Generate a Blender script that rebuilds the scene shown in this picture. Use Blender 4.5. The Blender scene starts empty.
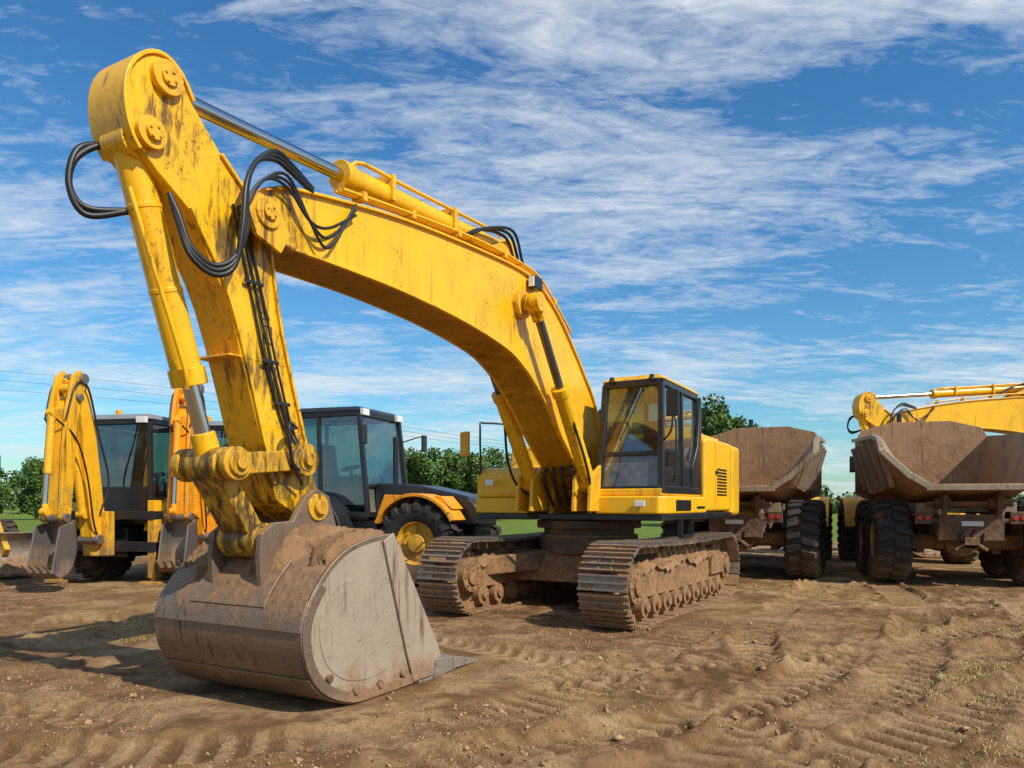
import bpy, bmesh, math, random
import numpy as np
from mathutils import Vector, Matrix
random.seed(7); RNG=np.random.default_rng(5)
scene=bpy.context.scene
scene.view_settings.view_transform='Standard'; scene.view_settings.look='None'; scene.view_settings.exposure=0
coll=scene.collection

# ------------------------------------------------------------------ materials
def ramp(nt,fac,a,b,c0=(0,0,0,1),c1=(1,1,1,1)):
    r=nt.nodes.new('ShaderNodeValToRGB'); e=r.color_ramp.elements
    e[0].position=a;e[0].color=c0;e[1].position=b;e[1].color=c1
    nt.links.new(fac,r.inputs[0]); return r.outputs[0]
def noise(nt,vec,scale,detail=6,rough=.6,dist=0):
    n=nt.nodes.new('ShaderNodeTexNoise'); n.inputs['Scale'].default_value=scale
    n.inputs['Detail'].default_value=detail; n.inputs['Roughness'].default_value=rough
    n.inputs['Distortion'].default_value=dist
    if vec is not None: nt.links.new(vec,n.inputs['Vector'])
    return n.outputs['Fac']
def mapping(nt,vec,scale=(1,1,1),rot=(0,0,0),loc=(0,0,0)):
    m=nt.nodes.new('ShaderNodeMapping'); m.inputs['Scale'].default_value=scale
    m.inputs['Rotation'].default_value=rot; m.inputs['Location'].default_value=loc
    nt.links.new(vec,m.inputs['Vector']); return m.outputs[0]
def mth(nt,op,a,b=None,clamp=False):
    m=nt.nodes.new('ShaderNodeMath'); m.operation=op; m.use_clamp=clamp
    for i,x in enumerate((a,b)):
        if x is None: continue
        if isinstance(x,(int,float)): m.inputs[i].default_value=x
        else: nt.links.new(x,m.inputs[i])
    return m.outputs[0]
def mrange(nt,v,a,b,c,d):
    n=nt.nodes.new('ShaderNodeMapRange')
    for i,x in enumerate((a,b,c,d)): n.inputs[i+1].default_value=x
    nt.links.new(v,n.inputs[0]); return n.outputs[0]
def mix(nt,fac,a,b,mode='MIX'):
    m=nt.nodes.new('ShaderNodeMix'); m.data_type='RGBA'; m.blend_type=mode
    for k,x in ((0,fac),(6,a),(7,b)):
        if isinstance(x,(int,float)): m.inputs[k].default_value=x
        elif isinstance(x,tuple): m.inputs[k].default_value=(x[0],x[1],x[2],1)
        else: nt.links.new(x,m.inputs[k])
    return m.outputs[2]
def newmat(name):
    m=bpy.data.materials.new(name); m.use_nodes=True; nt=m.node_tree
    return m,nt,nt.nodes['Principled BSDF']
DIRT=(0.29,0.158,0.07)
def paint(name,base,rough=.4,metal=0,dirt=.35,stain=.35,zlow=1.0,updirt=.0,dirtcol=DIRT,bump=.15,staincol=(.07,.034,.010),scale=1.0,grime=()):
    m,nt,bs=newmat(name)
    tc=nt.nodes.new('ShaderNodeTexCoord'); ob=tc.outputs['Object']
    sep=nt.nodes.new('ShaderNodeSeparateXYZ'); nt.links.new(ob,sep.inputs[0])
    n1=noise(nt,ob,1.6*scale,7,.68,.3)
    c=mix(nt,ramp(nt,n1,.35,.65),base,tuple(min(1,x*.86) for x in base))
    if stain>0:
        st=noise(nt,mapping(nt,ob,(14*scale,14*scale,.9*scale)),1,5,.62)
        area=ramp(nt,noise(nt,ob,.9*scale,2,.6),.43,.60)
        c=mix(nt,mth(nt,'MULTIPLY',mth(nt,'MULTIPLY',ramp(nt,st,.52,.70),area),min(1,stain),True),c,staincol)
        hf=noise(nt,ob,28*scale,4,.7)
        ch=ramp(nt,hf,.62-.05*stain,.65-.05*stain)
        c=mix(nt,mth(nt,'MULTIPLY',mth(nt,'MULTIPLY',ch,ramp(nt,n1,.46,.60)),.8),c,(.09,.045,.02))
    for (gx,gy,gz,gr) in grime:
        vm=nt.nodes.new('ShaderNodeVectorMath'); vm.operation='DISTANCE'; nt.links.new(ob,vm.inputs[0]); vm.inputs[1].default_value=(gx,gy,gz)
        k=mrange(nt,vm.outputs['Value'],0,gr,.30,0)
        k=ramp(nt,mth(nt,'ADD',k,noise(nt,mapping(nt,ob,(7,7,1.5)),1.5,7,.74)),.66,.80)
        c=mix(nt,mth(nt,'MULTIPLY',k,.85),c,(.045,.024,.010))
    ge=nt.nodes.new('ShaderNodeNewGeometry'); sn=nt.nodes.new('ShaderNodeSeparateXYZ'); nt.links.new(ge.outputs['Normal'],sn.inputs[0])
    up=mth(nt,'MULTIPLY',mth(nt,'MAXIMUM',sn.outputs[2],0.0),updirt)
    s=mth(nt,'ADD',n1,mth(nt,'ADD',mrange(nt,sep.outputs[2],0,zlow,.35,0),up))
    df=ramp(nt,s,.66-.25*dirt,.86-.22*dirt)
    df=mth(nt,'MULTIPLY',df,min(1,.45+dirt))
    dn=noise(nt,ob,12*scale,5,.7)
    dc=mix(nt,ramp(nt,dn,.35,.65),dirtcol,tuple(x*.5 for x in dirtcol))
    c=mix(nt,df,c,dc)
    nt.links.new(c,bs.inputs['Base Color'])
    nt.links.new(mth(nt,'ADD',mth(nt,'MULTIPLY',df,.5),mth(nt,'ADD',rough-.08,mth(nt,'MULTIPLY',n1,.2)),True),bs.inputs['Roughness'])
    if metal>0: nt.links.new(mth(nt,'MULTIPLY',mth(nt,'SUBTRACT',1.0,df),metal),bs.inputs['Metallic'])
    if bump>0:
        bp=nt.nodes.new('ShaderNodeBump'); bp.inputs['Strength'].default_value=bump; bp.inputs['Distance'].default_value=.02
        nt.links.new(mth(nt,'ADD',dn,mth(nt,'MULTIPLY',df,1.2)),bp.inputs['Height'])
        nt.links.new(bp.outputs[0],bs.inputs['Normal'])
    return m
Y0=(.92,.475,.006)
M_YEL=paint('yellow_paint',Y0,.30,dirt=.04,stain=.6,zlow=1.0,bump=.05,grime=[(3.05,.3,4.4,.65),(.8,.3,2.3,1.1),(7.45,.3,4.1,.8)])
M_ARM=paint('yellow_paint_arm',Y0,.32,dirt=.06,stain=.8,zlow=1.0,bump=.05,grime=[(7.68,.22,3.9,.95),(7.1,.22,1.9,1.15),(8.40,.22,4.6,.6),(7.45,.22,2.9,.75)])
M_YELB=paint('yellow_paint_body',(.92,.485,.010),.34,dirt=.16,stain=.35,zlow=1.9,updirt=.12,bump=.05)
M_YELD=paint('yellow_paint_dirty',(.84,.42,.010),.45,dirt=.36,stain=.9,zlow=1.3)
M_LINK=paint('linkage_paint',(.66,.34,.015),.45,dirt=.35,stain=1,zlow=1.3,grime=[(7.1,0,2.1,1.4),(7.84,0,2.05,1.0),(7.46,0,1.42,1.0)])
M_ORG=paint('orange_paint',(.90,.34,.008),.40,dirt=.25,stain=.7,zlow=1.2)
M_BLK=paint('black_paint',(.018,.018,.02),.3,dirt=.12,stain=0,zlow=.8,bump=.04)
M_GRY=paint('grey_paint',(.22,.23,.24),.5,dirt=.3,stain=.3,zlow=1)
M_STEEL=paint('worn_steel',(.28,.24,.21),.40,metal=.7,dirt=.45,stain=.6,zlow=.8,updirt=.25,bump=.25)
M_TOOTH=paint('tooth_steel',(.46,.40,.34),.35,metal=.6,dirt=.12,stain=.5,zlow=.02,updirt=.1,bump=.2)
M_BUCK=paint('bucket_steel',(.25,.17,.115),.38,metal=.45,dirt=.45,stain=.95,zlow=.3,updirt=.35,bump=.45,dirtcol=(.34,.18,.08),staincol=(.055,.03,.016),scale=1.2)
M_BSIDE=paint('bucket_side_steel',(.47,.37,.27),.42,metal=.3,dirt=.34,stain=.9,zlow=.5,updirt=.2,bump=.3,dirtcol=(.30,.155,.068),staincol=(.16,.07,.028),scale=1.3)
M_TRK=paint('track_steel',(.36,.29,.23),.32,metal=.7,dirt=.52,stain=.3,zlow=.5,updirt=.28,bump=.5,scale=1.5,dirtcol=(.35,.185,.08))
M_UND=paint('undercarriage_dirt',(.09,.055,.035),.8,dirt=.8,stain=.8,zlow=1.3,updirt=.35,bump=.6,dirtcol=(.35,.185,.08))
M_CHR=paint('chrome_rod',(.62,.62,.62),.16,metal=1,dirt=.0,stain=0,zlow=.01,bump=0)
M_ROD=paint('dark_rod',(.16,.15,.15),.3,metal=.8,dirt=.1,stain=.1,zlow=.01,bump=0)
M_RUB=paint('rubber',(.024,.021,.019),.75,dirt=.42,stain=0,zlow=.8,updirt=.1,bump=.5,dirtcol=(.19,.115,.06),scale=2)
M_HOSE=paint('hose_rubber',(.012,.012,.012),.45,dirt=.1,stain=0,zlow=.1,bump=0)
M_BODY=paint('dump_body',(.38,.21,.10),.6,metal=.1,dirt=.5,stain=.95,zlow=1.2,updirt=.1,bump=.45,dirtcol=(.31,.175,.088),staincol=(.07,.04,.02))
M_BODYO=paint('dump_body_outer',(.34,.26,.18),.5,metal=.2,dirt=.4,stain=.95,zlow=1.2,updirt=.1,bump=.35,dirtcol=(.30,.17,.088))
M_HUB=paint('wheel_hub_dirty',(.35,.24,.09),.6,dirt=.6,stain=.8,zlow=1.3)
M_INT=paint('cab_interior',(.03,.03,.035),.6,dirt=.05,stain=0,zlow=.1,bump=0)
M_LOAD=paint('loose_earth',(.30,.16,.072),.95,dirt=.6,stain=0,zlow=.1,bump=1.0,scale=2)
M_RED,_,b=newmat('red_lens'); b.inputs['Base Color'].default_value=(.5,.02,.01,1); b.inputs['Roughness'].default_value=.25
M_WHT=paint('white_panel',(.6,.6,.58),.5,dirt=.25,stain=.2)
M_LAMP,_,b=newmat('lamp_glass'); b.inputs['Base Color'].default_value=(.7,.7,.68,1); b.inputs['Roughness'].default_value=.1
def glass(name,tint,refl=.5,dust=.2):
    m=bpy.data.materials.new(name); m.use_nodes=True; nt=m.node_tree; nt.nodes.clear()
    o=nt.nodes.new('ShaderNodeOutputMaterial'); tr=nt.nodes.new('ShaderNodeBsdfTransparent'); tr.inputs[0].default_value=(*tint,1)
    gl=nt.nodes.new('ShaderNodeBsdfGlossy'); gl.inputs['Roughness'].default_value=.03; gl.inputs[0].default_value=(.9,.95,1,1)
    df=nt.nodes.new('ShaderNodeBsdfDiffuse'); df.inputs[0].default_value=(.34,.31,.25,1)
    tc=nt.nodes.new('ShaderNodeTexCoord')
    lw=nt.nodes.new('ShaderNodeFresnel'); lw.inputs[0].default_value=1.5
    f=mth(nt,'ADD',mth(nt,'MULTIPLY',lw.outputs[0],1.4),.1*refl*2,True)
    a=nt.nodes.new('ShaderNodeMixShader'); nt.links.new(f,a.inputs[0]); nt.links.new(tr.outputs[0],a.inputs[1]); nt.links.new(gl.outputs[0],a.inputs[2])
    d=mth(nt,'ADD',mth(nt,'MULTIPLY',ramp(nt,noise(nt,tc.outputs['Object'],3,4,.7),.4,.7),dust),dust*.3)
    c=nt.nodes.new('ShaderNodeMixShader'); nt.links.new(d,c.inputs[0]); nt.links.new(a.outputs[0],c.inputs[1]); nt.links.new(df.outputs[0],c.inputs[2])
    nt.links.new(c.outputs[0],o.inputs[0]); return m
M_GL=glass('cab_glass',(.26,.44,.40),.55,.07); M_GLD=glass('cab_glass_dusty',(.30,.34,.32),.4,.42)

# ------------------------------------------------------------------ mesh builder
class MB:
    def __init__(s): s.v=[];s.f=[];s.m=[]
    def add(s,vs,fs,mi=0):
        o=len(s.v); s.v+= [tuple(v) for v in vs]; s.f+=[[i+o for i in f] for f in fs]; s.m+=[mi]*len(fs); return s
    def prism(s,pts,y0,y1,mi=0):
        n=len(pts); vs=[(x,y0,z) for x,z in pts]+[(x,y1,z) for x,z in pts]
        fs=[list(range(n)),list(range(2*n-1,n-1,-1))]+[[i,(i+1)%n,n+(i+1)%n,n+i] for i in range(n)]
        return s.add(vs,fs,mi)
    def prismz(s,pts,z0,z1,mi=0):
        n=len(pts); vs=[(x,y,z0) for x,y in pts]+[(x,y,z1) for x,y in pts]
        fs=[list(range(n)),list(range(2*n-1,n-1,-1))]+[[i,(i+1)%n,n+(i+1)%n,n+i] for i in range(n)]
        return s.add(vs,fs,mi)
    def box(s,x0,x1,y0,y1,z0,z1,mi=0): return s.prism([(x0,z0),(x1,z0),(x1,z1),(x0,z1)],y0,y1,mi)
    def hexa(s,c,mi=0):
        return s.add(c,[[0,3,2,1],[4,5,6,7],[0,1,5,4],[1,2,6,5],[2,3,7,6],[3,0,4,7]],mi)
    def beam(s,p0,p1,w,h,mi=0,w1=None,h1=None,up=(0,0,1)):
        p0=Vector(p0);p1=Vector(p1);d=(p1-p0).normalized();u=Vector(up)
        if abs(d.dot(u))>.97:u=Vector((1,0,0))
        a=d.cross(u).normalized();b=a.cross(d).normalized(); w1=w1 or w;h1=h1 or h
        c=[]
        for p,ww,hh in((p0,w,h),(p1,w1,h1)):
            c+=[p-a*ww/2-b*hh/2,p+a*ww/2-b*hh/2,p+a*ww/2+b*hh/2,p-a*ww/2+b*hh/2]
        return s.hexa(c,mi)
    def cyl(s,p0,p1,r0,r1=None,n=20,mi=0):
        p0=Vector(p0);p1=Vector(p1);r1=r0 if r1 is None else r1;d=(p1-p0).normalized()
        u=Vector((0,0,1)) if abs(d.z)<.9 else Vector((1,0,0)); a=d.cross(u).normalized();b=a.cross(d)
        vs=[];
        for p,r in((p0,r0),(p1,r1)):
            for i in range(n):
                t=2*math.pi*i/n; vs.append(p+a*r*math.cos(t)+b*r*math.sin(t))
        fs=[list(range(n)),list(range(2*n-1,n-1,-1))]+[[i,(i+1)%n,n+(i+1)%n,n+i] for i in range(n)]
        return s.add(vs,fs,mi)
    def lathe(s,prof,c,n=44,mi=0):
        vs=[];k=len(prof)
        for i in range(n):
            t=2*math.pi*i/n
            for y,r in prof: vs.append((c[0]+r*math.cos(t),c[1]+y,c[2]+r*math.sin(t)))
        fs=[[i*k+j,((i+1)%n)*k+j,((i+1)%n)*k+j+1,i*k+j+1] for i in range(n) for j in range(k-1)]
        return s.add(vs,fs,mi)
    def strip(s,pts,th,y0,y1,mi=0):
        P=[Vector(p) for p in pts];off=[]
        for i,p in enumerate(P):
            d=(P[min(i+1,len(P)-1)]-P[max(i-1,0)]).normalized(); off.append(p+Vector((-d.y,d.x))*th)
        vs=[];
        for a,b in zip(P,off): vs+=[(a.x,y0,a.y),(a.x,y1,a.y),(b.x,y1,b.y),(b.x,y0,b.y)]
        fs=[[0,1,2,3]];n=len(P)
        for i in range(n-1):
            o=4*i
            for j in range(4): fs.append([o+j,o+(j+1)%4,o+4+(j+1)%4,o+4+j])
        fs.append([4*n-1,4*n-2,4*n-3,4*n-4]); return s.add(vs,fs,mi)
    def obj(s,name,root,mats,bevel=.012,rot=0,seg=2,sharp=32):
        me=bpy.data.meshes.new(name); me.from_pydata(s.v,[],s.f)
        if not isinstance(mats,(list,tuple)): mats=[mats]
        for m in mats: me.materials.append(m)
        me.polygons.foreach_set('material_index',s.m)
        bm=bmesh.new(); bm.from_mesh(me); bmesh.ops.recalc_face_normals(bm,faces=bm.faces)
        for f in bm.faces: f.smooth=True
        for e in bm.edges:
            if len(e.link_faces)!=2 or e.calc_face_angle(0)>math.radians(sharp): e.smooth=False
        bm.to_mesh(me); bm.free()
        o=bpy.data.objects.new(name,me); coll.objects.link(o)
        if root: o.parent=root
        if rot: o.rotation_euler=(0,0,rot)
        if bevel:
            b=o.modifiers.new('bevel','BEVEL'); b.width=bevel; b.segments=seg; b.limit_method='ANGLE'; b.angle_limit=math.radians(sharp)
            b.harden_normals=True
        return o
def cr(pts,n=5):
    P=[Vector(p) for p in pts];out=[]
    P=[2*P[0]-P[1]]+P+[2*P[-1]-P[-2]]
    for i in range(1,len(P)-2):
        for k in range(n):
            t=k/n;a,b,c,d=P[i-1],P[i],P[i+1],P[i+2]
            out.append(tuple(.5*((2*b)+(c-a)*t+(2*a-5*b+4*c-d)*t*t+(3*b-a-3*c+d)*t**3)))
    out.append(tuple(P[-2])); return out
def tube(name,root,pts,r,mat,n=6):
    p=cr(pts,n) if n else pts
    cu=bpy.data.curves.new(name,'CURVE'); cu.dimensions='3D'; cu.bevel_depth=r; cu.bevel_resolution=3; cu.use_fill_caps=True
    sp=cu.splines.new('POLY'); sp.points.add(len(p)-1)
    for q,w in zip(sp.points,p): q.co=(*w,1)
    cu.materials.append(mat); o=bpy.data.objects.new(name,cu); coll.objects.link(o)
    if root:o.parent=root
    return o
def root(name,loc,head,scale=1):
    e=bpy.data.objects.new(name,None); coll.objects.link(e); e.location=loc; e.scale=(scale,)*3
    e.rotation_euler=(0,0,math.atan2(head[1],head[0])); e.empty_display_size=.3; return e

# ------------------------------------------------------------------ shared parts
def cab(r,name,x0,x1,y0,y1,z0,z1,frame,roof,slant=.12,sill=.12,bar=.42,pw=.08,glassm=None,roofover=.05,doorlow=.0):
    g=glassm or M_GL
    B=[(x0,y0),(x1,y0),(x1,y1),(x0,y1)]; T=[(x0+.04,y0+.05),(x1-slant,y0+.05),(x1-slant,y1-.05),(x0+.04,y1-.05)]
    f=MB()
    for i in range(4):
        b0=(*B[i],z0);t0=(*T[i],z1);j=(i+1)%4
        f.beam(b0,t0,pw,pw); f.beam((*B[i],z0+pw*.6),(*B[j],z0+pw*.6),pw*.9,pw*1.3); f.beam((*T[i],z1),(*T[j],z1),pw*.9,pw*1.2)
    def L(i,k): return tuple(B[i][a]+(T[i][a]-B[i][a])*k for a in(0,1))+(z0+(z1-z0)*k,)
    f.beam(L(1,bar),L(2,bar),pw*.6,pw*.8)
    for a,b in((2,3),(1,0)):
        pa=Vector(L(a,0)).lerp(Vector(L(b,0)),.52);pb=Vector(L(a,1)).lerp(Vector(L(b,1)),.52); f.beam(pa,pb,pw*.8,pw*.7)
    f.obj(name+'_frame',r,frame,.012)
    gl=MB()
    def quad(i,j,k0,k1,mi=0):
        c=Vector(((x0+x1)/2,(y0+y1)/2,0))
        q=[Vector(L(i,k0)),Vector(L(j,k0)),Vector(L(j,k1)),Vector(L(i,k1))]
        for p in q:
            p.x+=(c.x-p.x)*.015;p.y+=(c.y-p.y)*.015
        gl.add(q,[[0,1,2,3]],mi)
    quad(1,2,bar,.97); quad(1,2,.04,bar,1); quad(2,3,sill+doorlow,.97); quad(3,0,.35,.97); quad(0,1,sill,.97)
    gl.obj(name+'_glass',r,[g,M_GLD],0)
    lo=MB()
    if doorlow>0:
        q=[Vector(L(2,0)),Vector(L(3,0)),Vector(L(3,sill+doorlow)),Vector(L(2,sill+doorlow))]
        o=Vector((0,-.03,0)); lo.hexa([q[0],q[1],q[1]+o,q[0]+o,q[3],q[2],q[2]+o,q[3]+o])
        q=[Vector(L(1,0)),Vector(L(0,0)),Vector(L(0,sill+doorlow)),Vector(L(1,sill+doorlow))]
        o=Vector((0,.03,0)); lo.hexa([q[0],q[1],q[1]+o,q[0]+o,q[3],q[2],q[2]+o,q[3]+o])
    lo.box(x0+.02,x0+.06,y0+.03,y1-.03,z0,z0+(z1-z0)*.35)
    lo.box(x0,x1,y0,y1,z0-.04,z0+.02)
    lo.obj(name+'_panel',r,frame,.01)
    ov=roofover
    rr=MB().hexa([(x0+.02-ov,y0+.03-ov,z1+.04),(x1-slant+ov,y0+.03-ov,z1+.04),(x1-slant+ov,y1-.03+ov,z1+.04),(x0+.02-ov,y1-.03+ov,z1+.04),
        (x0+.08,y0+.1,z1+.15),(x1-slant-.05,y0+.1,z1+.13),(x1-slant-.05,y1-.1,z1+.13),(x0+.08,y1-.1,z1+.15)])
    rr.obj(name+'_roof',r,roof,.03,seg=3)
    cx=(x0+x1)/2-.15;cy=(y0+y1)/2;h=z1-z0
    s=MB().box(cx-.25,cx+.25,cy-.24,cy+.24,z0+.3*h,z0+.38*h).box(cx-.16,cx+.16,cy-.16,cy+.16,z0,z0+.3*h)
    s.prism([(cx-.25,z0+.38*h),(cx-.13,z0+.38*h),(cx-.25,z0+.74*h),(cx-.36,z0+.74*h)],cy-.23,cy+.23)
    s.box(cx+.42,cx+.6,cy-.3,cy+.1,z0,z0+.42*h).cyl((cx+.4,cy-.05,z0+.2*h),(cx+.3,cy-.05,z0+.48*h),.03)
    s.cyl((cx+.29,cy-.05,z0+.48*h),(cx+.28,cy-.05,z0+.5*h),.19)
    s.cyl((cx+.1,cy+.33,z0),(cx+.15,cy+.33,z0+.45*h),.02).box(cx-.2,cx+.15,cy+.27,cy+.36,z0+.3*h,z0+.42*h)
    s.obj(name+'_seat',r,M_INT,.02)
def wheel(r,name,c,R,W,hub,lugs=22,side=1):
    w=MB(); h=W/2
    w.lathe([(-h*.8,R*.5),(-h*1.0,R*.62),(-h*1.04,R*.8),(-h*.94,R*.92),(-h*.75,R*.955),(0,R*.965),(h*.75,R*.955),(h*.94,R*.92),(h*1.04,R*.8),(h*1.0,R*.62),(h*.8,R*.5)],c,48,0)
    for s in(-1,1):
        for k in range(lugs):
            t0=2*math.pi*(k+(.5 if s>0 else 0))/lugs; dt=2*math.pi/lugs*.27
            sk=.9/lugs*2.2
            vs=[]
            for (yy,ri,ro,tt) in((.02*W,.94*R,1.025*R,t0),(.42*W,.92*R,1.03*R,t0+sk*.8),(.55*W,.78*R,.93*R,t0+sk)):
                for a,rr in((-dt,ri),(dt,ri),(dt*.75,ro),(-dt*.75,ro)):
                    vs.append((c[0]+rr*math.cos(tt+a),c[1]+s*yy,c[2]+rr*math.sin(tt+a)))
            fs=[[0,1,2,3],[8,9,10,11]]+[[o+j,o+(j+1)%4,o+4+(j+1)%4,o+4+j] for o in(0,4) for j in range(4)]
            w.add(vs,fs,0)
    for s in(-1,1):
        w.lathe([(s*h*.8,R*.52),(s*h*.86,R*.5),(s*h*.5,R*.44),(s*h*.35,R*.25),(s*h*.75,R*.2),(s*h*.8,R*.0001)],c,32,1)
        for k in range(8):
            a=k*math.pi/4; p=(c[0]+R*.33*math.cos(a),c[1]+s*h*.38,c[2]+R*.33*math.sin(a)); w.cyl(p,(p[0],p[1]+s*.05,p[2]),.025,n=8,mi=1)
    w.cyl((c[0],c[1]-h*.5,c[2]),(c[0],c[1]+h*.5,c[2]),R*.45,n=24,mi=1)
    return w.obj(name,r,[M_RUB,hub],0,sharp=40)
def hyd(r,name,p0,p1,frac,rb,rr,matb,matr):
    p0=Vector(p0);p1=Vector(p1);m=p0.lerp(p1,frac)
    a=(p1-p0).normalized()
    b=MB().cyl(p0,m,rb,n=28).cyl(m-a*rb*.9,m+a*.03,rb*1.18,n=28)
    for q in(.25,.6): b.cyl(p0.lerp(m,q)-a*.02,p0.lerp(m,q)+a*.02,rb*1.05,n=28)
    b.cyl(p0-Vector((0,rb*1.1,0)),p0+Vector((0,rb*1.1,0)),rb*1.15,n=24); b.obj(name+'_barrel',r,matb,.008)
    q=MB().cyl(m,p1,rr,n=24); q.obj(name+'_rod',r,matr,0)
    q=MB().cyl(p1-a*rb*2.2,p1,rr*1.5,rb*.9,n=20).cyl(p1-Vector((0,rb*1.0,0)),p1+Vector((0,rb*1.0,0)),rb*1.15,n=24); q.obj(name+'_eye',r,matb,.008)

# ------------------------------------------------------------------ excavator
def excavator(rt,detail=True):
    ROT=math.radians(-3); L=5.35;R=.55;zc=.60
    Ls=L-2*R
    per=2*Ls+2*math.pi*R
    def path(s):
        s%=per
        if s<Ls: return(-Ls/2+s,zc+R-.035*math.sin(math.pi*s/Ls),0)
        s-=Ls
        if s<math.pi*R:
            a=math.pi/2-s/R; return(Ls/2+R*math.cos(a),zc+R*math.sin(a),a-math.pi/2)
        s-=math.pi*R
        if s<Ls: return(Ls/2-s,zc-R,math.pi)
        s-=Ls; a=-math.pi/2-s/R; return(-Ls/2+R*math.cos(a),zc+R*math.sin(a),a-math.pi/2)
    N=48; pitch=per/N
    for yc,nm in((1.52,'left'),(-1.24,'right')):
        t=MB()
        for k in range(N):
            x,z,a=path(k*pitch+.05); a+=random.uniform(-.03,.03); ca,sa=math.cos(a),math.sin(a)
            jit=random.uniform(-.008,.008)
            def P(l,y,h): return(x+l*ca-h*sa,yc+y,z+l*sa+h*ca)
            def bx(l0,l1,y0,y1,h0,h1,mi=0,tp=0):
                t.hexa([P(l0,y0,h0),P(l1,y0,h0),P(l1,y1,h0),P(l0,y1,h0),P(l0+tp,y0,h1),P(l1-tp,y0,h1),P(l1-tp,y1,h1),P(l0+tp,y1,h1)],mi)
            q=pitch*.45
            bx(-q,q,-.36,.36,-.012+jit,.018+jit)
            for g in(-.38,0,.38): bx(g*pitch-.016,g*pitch+.016,-.36,.36,.015,.06,0,.004)
            for s in(-1,1):
                bx(-q*1.05,q*1.05,s*.10-.025,s*.10+.025,-.13,-.01,1)
                for b_ in(-.25,.25): bx(b_*pitch-.018,b_*pitch+.018,s*.10-.018,s*.10+.018,.015,.035,0)
            # packed earth between grousers
            if random.random()<.75:
                y0=random.uniform(-.34,.0);y1=y0+random.uniform(.12,.34); hh=random.uniform(.025,.05)
                sg_=random.choice((-1,1)); l0,l1=sorted((sg_*.03*pitch,sg_*.34*pitch)); bx(l0,l1,y0,min(y1,.35),.014,hh,2,.006)
        t.obj(nm+'_track_shoes',rt,[M_TRK,M_UND,M_LOAD],0,ROT)
        f=MB()
        f.prism([(-Ls/2-.1,.40),(Ls/2+.0,.40),(Ls/2+.1,.62),(Ls/2-.5,.86),(-Ls/2+.5,.90),(-Ls/2-.1,.75)],yc-.21,yc+.21)
        f.prism([(-1.4,.85),(1.3,.85),(1.1,.99),(-1.2,1.0)],yc-.16,yc+.16)
        for i in range(9):
            x=-Ls/2+.35+i*(Ls-.7)/8; f.cyl((x,yc-.24,.27),(x,yc+.24,.27),.15,n=18); f.cyl((x,yc-.29,.27),(x,yc+.29,.27),.07,n=12)
        for x in(-.9,.9): f.cyl((x,yc-.2,1.02),(x,yc+.2,1.02),.075,n=16)
        for x,rr in((Ls/2,R-.10),(-Ls/2,R-.10)):
            f.cyl((x,yc-.09,zc),(x,yc+.09,zc),rr,n=40); f.cyl((x,yc-.26,zc),(x,yc+.26,zc),rr*.55,n=28); f.cyl((x,yc-.3,zc),(x,yc+.3,zc),rr*.3,n=20)
            for k in range(8):
                a=k*math.pi/4; f.cyl((x+rr*.42*math.cos(a),yc-.28,zc+rr*.42*math.sin(a)),(x+rr*.42*math.cos(a),yc+.28,zc+rr*.42*math.sin(a)),.025,n=8)
        f.box(-Ls/2+.2,-Ls/2+.9,yc-.27,yc+.27,.5,.8)
        f.obj(nm+'_track_frame',rt,M_UND,.015,ROT)
        vs=[];nx,ny=60,8
        for i in range(nx):
            for j in range(ny):
                x=-Ls/2+.3+(Ls-.6)*i/(nx-1); y=yc-.26+.52*j/(ny-1)
                e=0 if 0<i<nx-1 and 0<j<ny-1 else -.1
                vs.append((x,y,.90-.10*abs(x)/Ls+.05*math.sin(x*5+j)+random.uniform(-.025,.03)+e))
        MB().add(vs,[[i*ny+j,(i+1)*ny+j,(i+1)*ny+j+1,i*ny+j+1] for i in range(nx-1) for j in range(ny-1)]).obj(nm+'_track_earth',rt,M_LOAD,0,ROT,sharp=80)
    c=MB()
    c.hexa([(-.9,-1.2,.45),(.9,-1.2,.45),(.9,1.3,.45),(-.9,1.3,.45),(-.75,-1.2,.95),(.75,-1.2,.95),(.75,1.25,.95),(-.75,1.25,.95)])
    for s in(-1,1):
        for u in(-1,1): c.beam((.5*s,.5*u,.8),(1.55*s,1.2*u,.72),.4,.3)
    c.cyl((0,0,.9),(0,0,1.22),.85,n=40); c.obj('carbody',rt,M_UND,.03,ROT)
    c=MB().cyl((0,0,1.2),(0,0,1.34),.78,n=48).cyl((0,0,1.33),(0,0,1.46),.9,n=48); c.obj('slew_ring',rt,M_UND,.01)
    d=MB(); d.prismz([(1.15,-1.55),(1.15,-.62),(.95,-.5),(.95,.5),(1.15,.58),(1.15,1.68),(.9,1.72),(-3.3,1.72),(-3.3,-1.68),(.9,-1.68)],1.48,1.58)
    d.obj('deck_frame',rt,M_BLK,.015)
    d=MB(); d.prismz([(1.18,.60),(1.18,1.62),(1.08,1.73),(-1.25,1.73),(-1.25,.60)],1.58,1.86)
    d.prismz([(1.12,-1.6),(1.16,-.62),(-1.3,-.62),(-1.3,-1.70),(1.0,-1.70)],1.58,1.84); d.obj('deck_skirt',rt,M_YELB,.03)
    d=MB().box(-.2,.62,1.731,1.745,1.63,1.80).box(-1.1,-.6,1.731,1.742,1.66,1.70); d.obj('step_grille',rt,M_BLK,.004)
    d=MB().box(-.15,.5,1.746,1.80,1.20,1.24).box(-.15,-.11,1.72,1.80,1.2,1.5).box(.46,.5,1.72,1.80,1.2,1.5); d.obj('boarding_step',rt,M_BLK,.006)
    d=MB(); d.prism([(1.05,1.84),(1.05,2.22),(.85,2.36),(-.1,2.40),(-.2,2.80),(-1.3,2.86),(-1.3,1.84)],-1.66,-.62)
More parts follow.
